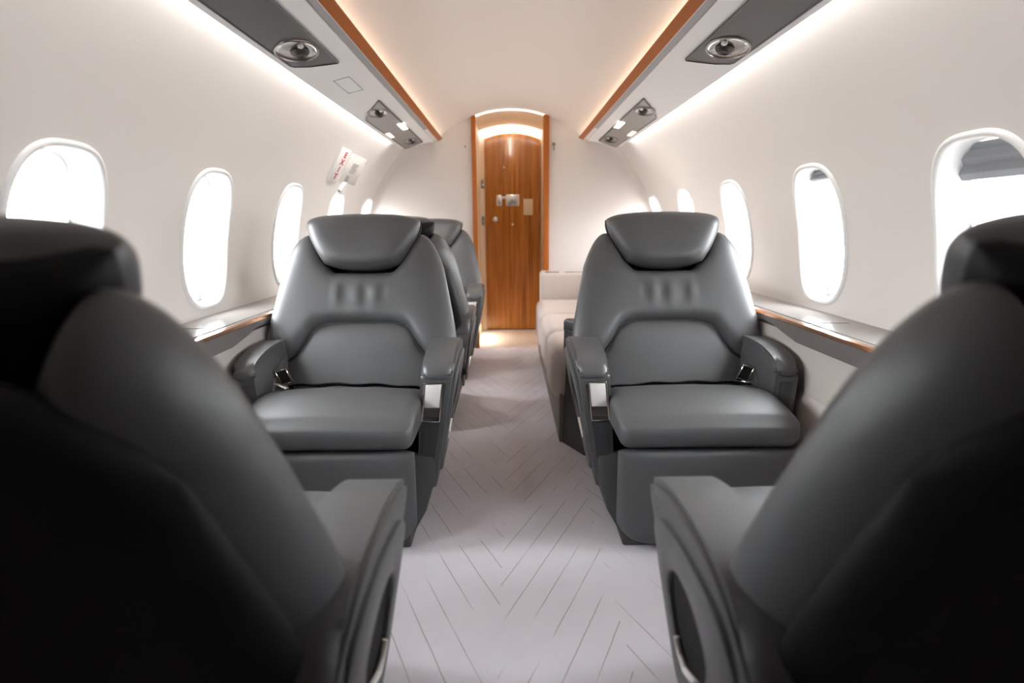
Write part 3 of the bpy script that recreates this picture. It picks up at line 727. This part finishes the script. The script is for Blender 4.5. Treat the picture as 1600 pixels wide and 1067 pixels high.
def service_panel(side, outer, lights, squares, material, label, hexa=False):
    y0 = sum(p[1] for p in outer) / len(outer); root = empty('service_panel', (side * .667, y0, rz(.667))); tag(root, label, 'overhead panel', 'overhead service panels')
    def fn(a, b, h): return Vector((side * (a - .667 - h * .233), b - y0, rz(a) - rz(.667) - h * .972))
    hs = []
    for cx, cy, rx, ry in lights: hs.append(circle(cx, cy, rx, ry))
    pn = fill_holes('panel', outer, hs, .004, fn, material, root)
    bm = bmesh.new(); tube(bm, [fn(a, b, .003) for a, b in outer], .0035, 6, True); from_bm('panel_edge', bm, M['plastic'], root)
    for cx, cy, rx, ry in lights:
        bm = bmesh.new(); tube(bm, [fn(a, b, .004) for a, b in circle(cx, cy, rx + .003, ry + .004)], .0045, 8, True); lt = from_bm('reading_light', bm, M['bezel'], root)
        n = 28; rings = []
        bm = bmesh.new()
        for f, h in ((1., .0038), (.9, .0022), (.7, .0014), (.45, .0010), (.2, .0008)): rings.append([bm.verts.new(fn(a, b, h)) for a, b in circle(cx, cy, rx * f, ry * f)])
        for A, B_ in zip(rings, rings[1:]):
            for i in range(n): bm.faces.new((A[i], A[(i + 1) % n], B_[(i + 1) % n], B_[i]))
        bm.faces.new(rings[-1]); from_bm('reflector', bm, M['reflector'], lt)
        bm = bmesh.new()      # swivelling lamp head inside the dish
        lathe(bm, [(.026, -.004), (.028, .004), (.022, .012), (.016, .016), (.012, .011)], lambda a, b, h: fn(cx + a * rx / .045 * .8 - .004, cy + .018 + b * ry / .045 * .6, h)); from_bm('lamp_head', bm, M['psu'], lt)
        bm = bmesh.new(); lathe(bm, [(.009, .0), (.009, .006), (.004, .010)], lambda a, b, h: fn(cx - .022 + a, cy - .03 + b * 1.5, h), 16); from_bm('lamp_lens', bm, M['lens'], lt)
    for cx, cy, hx, hy, mt in squares:
        o = fill_holes('lamp_button', [(cx - hx, cy - hy), (cx + hx, cy - hy * 1.1), (cx + hx, cy + hy), (cx - hx * .8, cy + hy * 1.1)], [], .009, fn, M[mt], root)
    return root
for side, nm in ((-1, 'left'), (1, 'right')):
    near = [(.600, .30), (.735, .30), (.735, 2.11), (.728, 2.13), (.690, 2.165), (.640, 2.19), (.603, 2.205), (.600, 2.20)]
    service_panel(side, near, [(.672, 1.995, .056, .098)], [], M['psu'], 'near dark overhead panel on the %s with a large round reading light' % nm)
    far = [(.600, 2.85), (.640, 2.93), (.700, 3.06), (.733, 3.165), (.731, 4.31), (.725, 4.315), (.605, 4.235), (.600, 4.225)]
    service_panel(side, far, [(.655, 3.08, .042, .09), (.655, 4.08, .042, .11)], [(.612, 3.54, .016, .085, 'lamp'), (.717, 3.70, .012, .075, 'lamp_dim')], M['psu_light'],
                  'far taupe overhead panel on the %s with two lights and small lit buttons' % nm)

# ---------------------------------------------------------------- exit marking on the left wall
def text(name, body, size, material, parent, line=1.0):
    cu = bpy.data.curves.new(name, 'FONT'); cu.body = body; cu.size = size; cu.align_x = 'CENTER'; cu.align_y = 'CENTER'; cu.extrude = .0006; cu.space_line = line; cu.offset = .0012
    t0 = bpy.data.objects.new(name, cu); COL.objects.link(t0); me = bpy.data.meshes.new_from_object(t0.evaluated_get(bpy.context.evaluated_depsgraph_get()))
    bpy.data.objects.remove(t0); bpy.data.curves.remove(cu); me.materials.clear(); me.materials.append(material)
    o = bpy.data.objects.new(name, me); COL.objects.link(o); o.parent = parent; return o
def wall_frame(side, y, phi):
    """an Empty lying on the side wall: local x to the reader's right, y up the wall, z out of the wall into the cabin"""
    o = empty('tmp', CY(side, y, phi, R - .001)); zz = Vector((-side * math.cos(phi), 0, -math.sin(phi))); yy = Vector((-side * math.sin(phi), 0, math.cos(phi))); xx = yy.cross(zz)
    mm = Matrix((xx, yy, zz)).transposed().to_4x4(); mm.translation = o.location; o.matrix_world = mm; return o
phi_s = math.asin((1.275 - ZC) / R)
ex = wall_frame(-1, 3.385, phi_s); ex.name = 'exit_sign'; tag(ex, 'white exit sign with red letters on the left wall above a small window', 'sign')
box('placard', (-.085, -.098, 0), (.085, .098, .010), M['white'], ex, .003)
t_ = text('lettering', 'E\nX\nI\nT', .046, M['red'], ex, .93); t_.location = (.016, .0, .0105); t_.scale = (2.1, 1, 1)
cv = wall_frame(-1, 3.70, math.asin((1.265 - ZC) / R)); cv.name = 'exit_handle_cover'; tag(cv, 'cream hatch handle cover with small grey notices beside the exit sign', 'handle cover')
box('cover', (-.175, -.075, -.004), (.19, .105, .004), M['wall'], cv, .003)
bm = bmesh.new(); rbox(bm, (-.10, .108, 0), (.20, .112, .004), .001, 1); rbox(bm, (.195, .07, 0), (.2, .112, .004), .001, 1); from_bm('cover_edge', bm, M['grey'], cv)
bm = bmesh.new()
for k in range(6): rbox(bm, (-.06, .045 - k * .011, .004), (.06 - .03 * (k % 3 == 2), .050 - k * .011, .0052), .0, 1)
o = from_bm('notice', bm, M['grey'], cv)
box('latch_window', (-.085, -.068, .003), (-.015, -.026, .007), M['grey'], cv, .002)
bm = bmesh.new()
pr = [(-.028, -.072), (.028, -.072), (.032, -.080), (.060, -.120), (.055, -.127), (-.055, -.127), (-.060, -.120), (-.032, -.080)]
a_ = [bm.verts.new((x - .06, y, .002)) for x, y in pr]; b_ = [bm.verts.new(((x * .9) - .06, y, .022)) for x, y in pr]
bm.faces.new(a_[::-1]); bm.faces.new(b_)
for k in range(len(pr)): bm.faces.new((a_[k], a_[(k + 1) % len(pr)], b_[(k + 1) % len(pr)], b_[k]))
from_bm('pull_handle', bm, M['white'], cv, 30)
box('handle_slot', (-.115, -.138, .001), (-.005, -.132, .008), M['grey'], cv, .001)

# ---------------------------------------------------------------- lobby small things
for z, lab in ((1.295, 'small metal switch plate on the lobby jamb, level with the door plates'), (.98, 'small metal switch plate on the lobby jamb, level with the door knob')):
    r0 = empty('switch_plate', (-.2455, Y_DOOR + .004, z)); tag(r0, lab, 'switch', 'lobby switch plates')
    box('plate', (-.0115, -.005, -.037), (.0115, 0, .037), M['bezel'], r0, .002)
    box('button', (-.006, -.010, -.022), (.006, -.004, -.002), M['steel'], r0, .001)
hk = empty('coat_hook', (.335, Y_BULK, 1.505)); tag(hk, 'small metal coat hook on the bulkhead right of the door', 'hook')
hk.location.x = .318
bm = bmesh.new(); lathe(bm, [(.013, 0), (.013, -.004), (.009, -.006)], lambda a, b, h: (a, h, .018 + b), 16); from_bm('hook_plate', bm, M['bezel'], hk)
bm = bmesh.new(); tube(bm, [(0, -.004, .015), (0, -.016, .008), (0, -.022, -.012), (0, -.014, -.022), (0, -.006, -.018)], .004, 8); from_bm('hook', bm, M['bezel'], hk)
h2 = empty('wall_stud', (-.335, Y_BULK, 1.512)); tag(h2, 'tiny metal stud on the bulkhead left of the door', 'stud')
bm = bmesh.new(); lathe(bm, [(.007, 0), (.007, -.005), (.003, -.008)], lambda a, b, h: (a, h, b), 12); from_bm('stud_cap', bm, M['bezel'], h2)
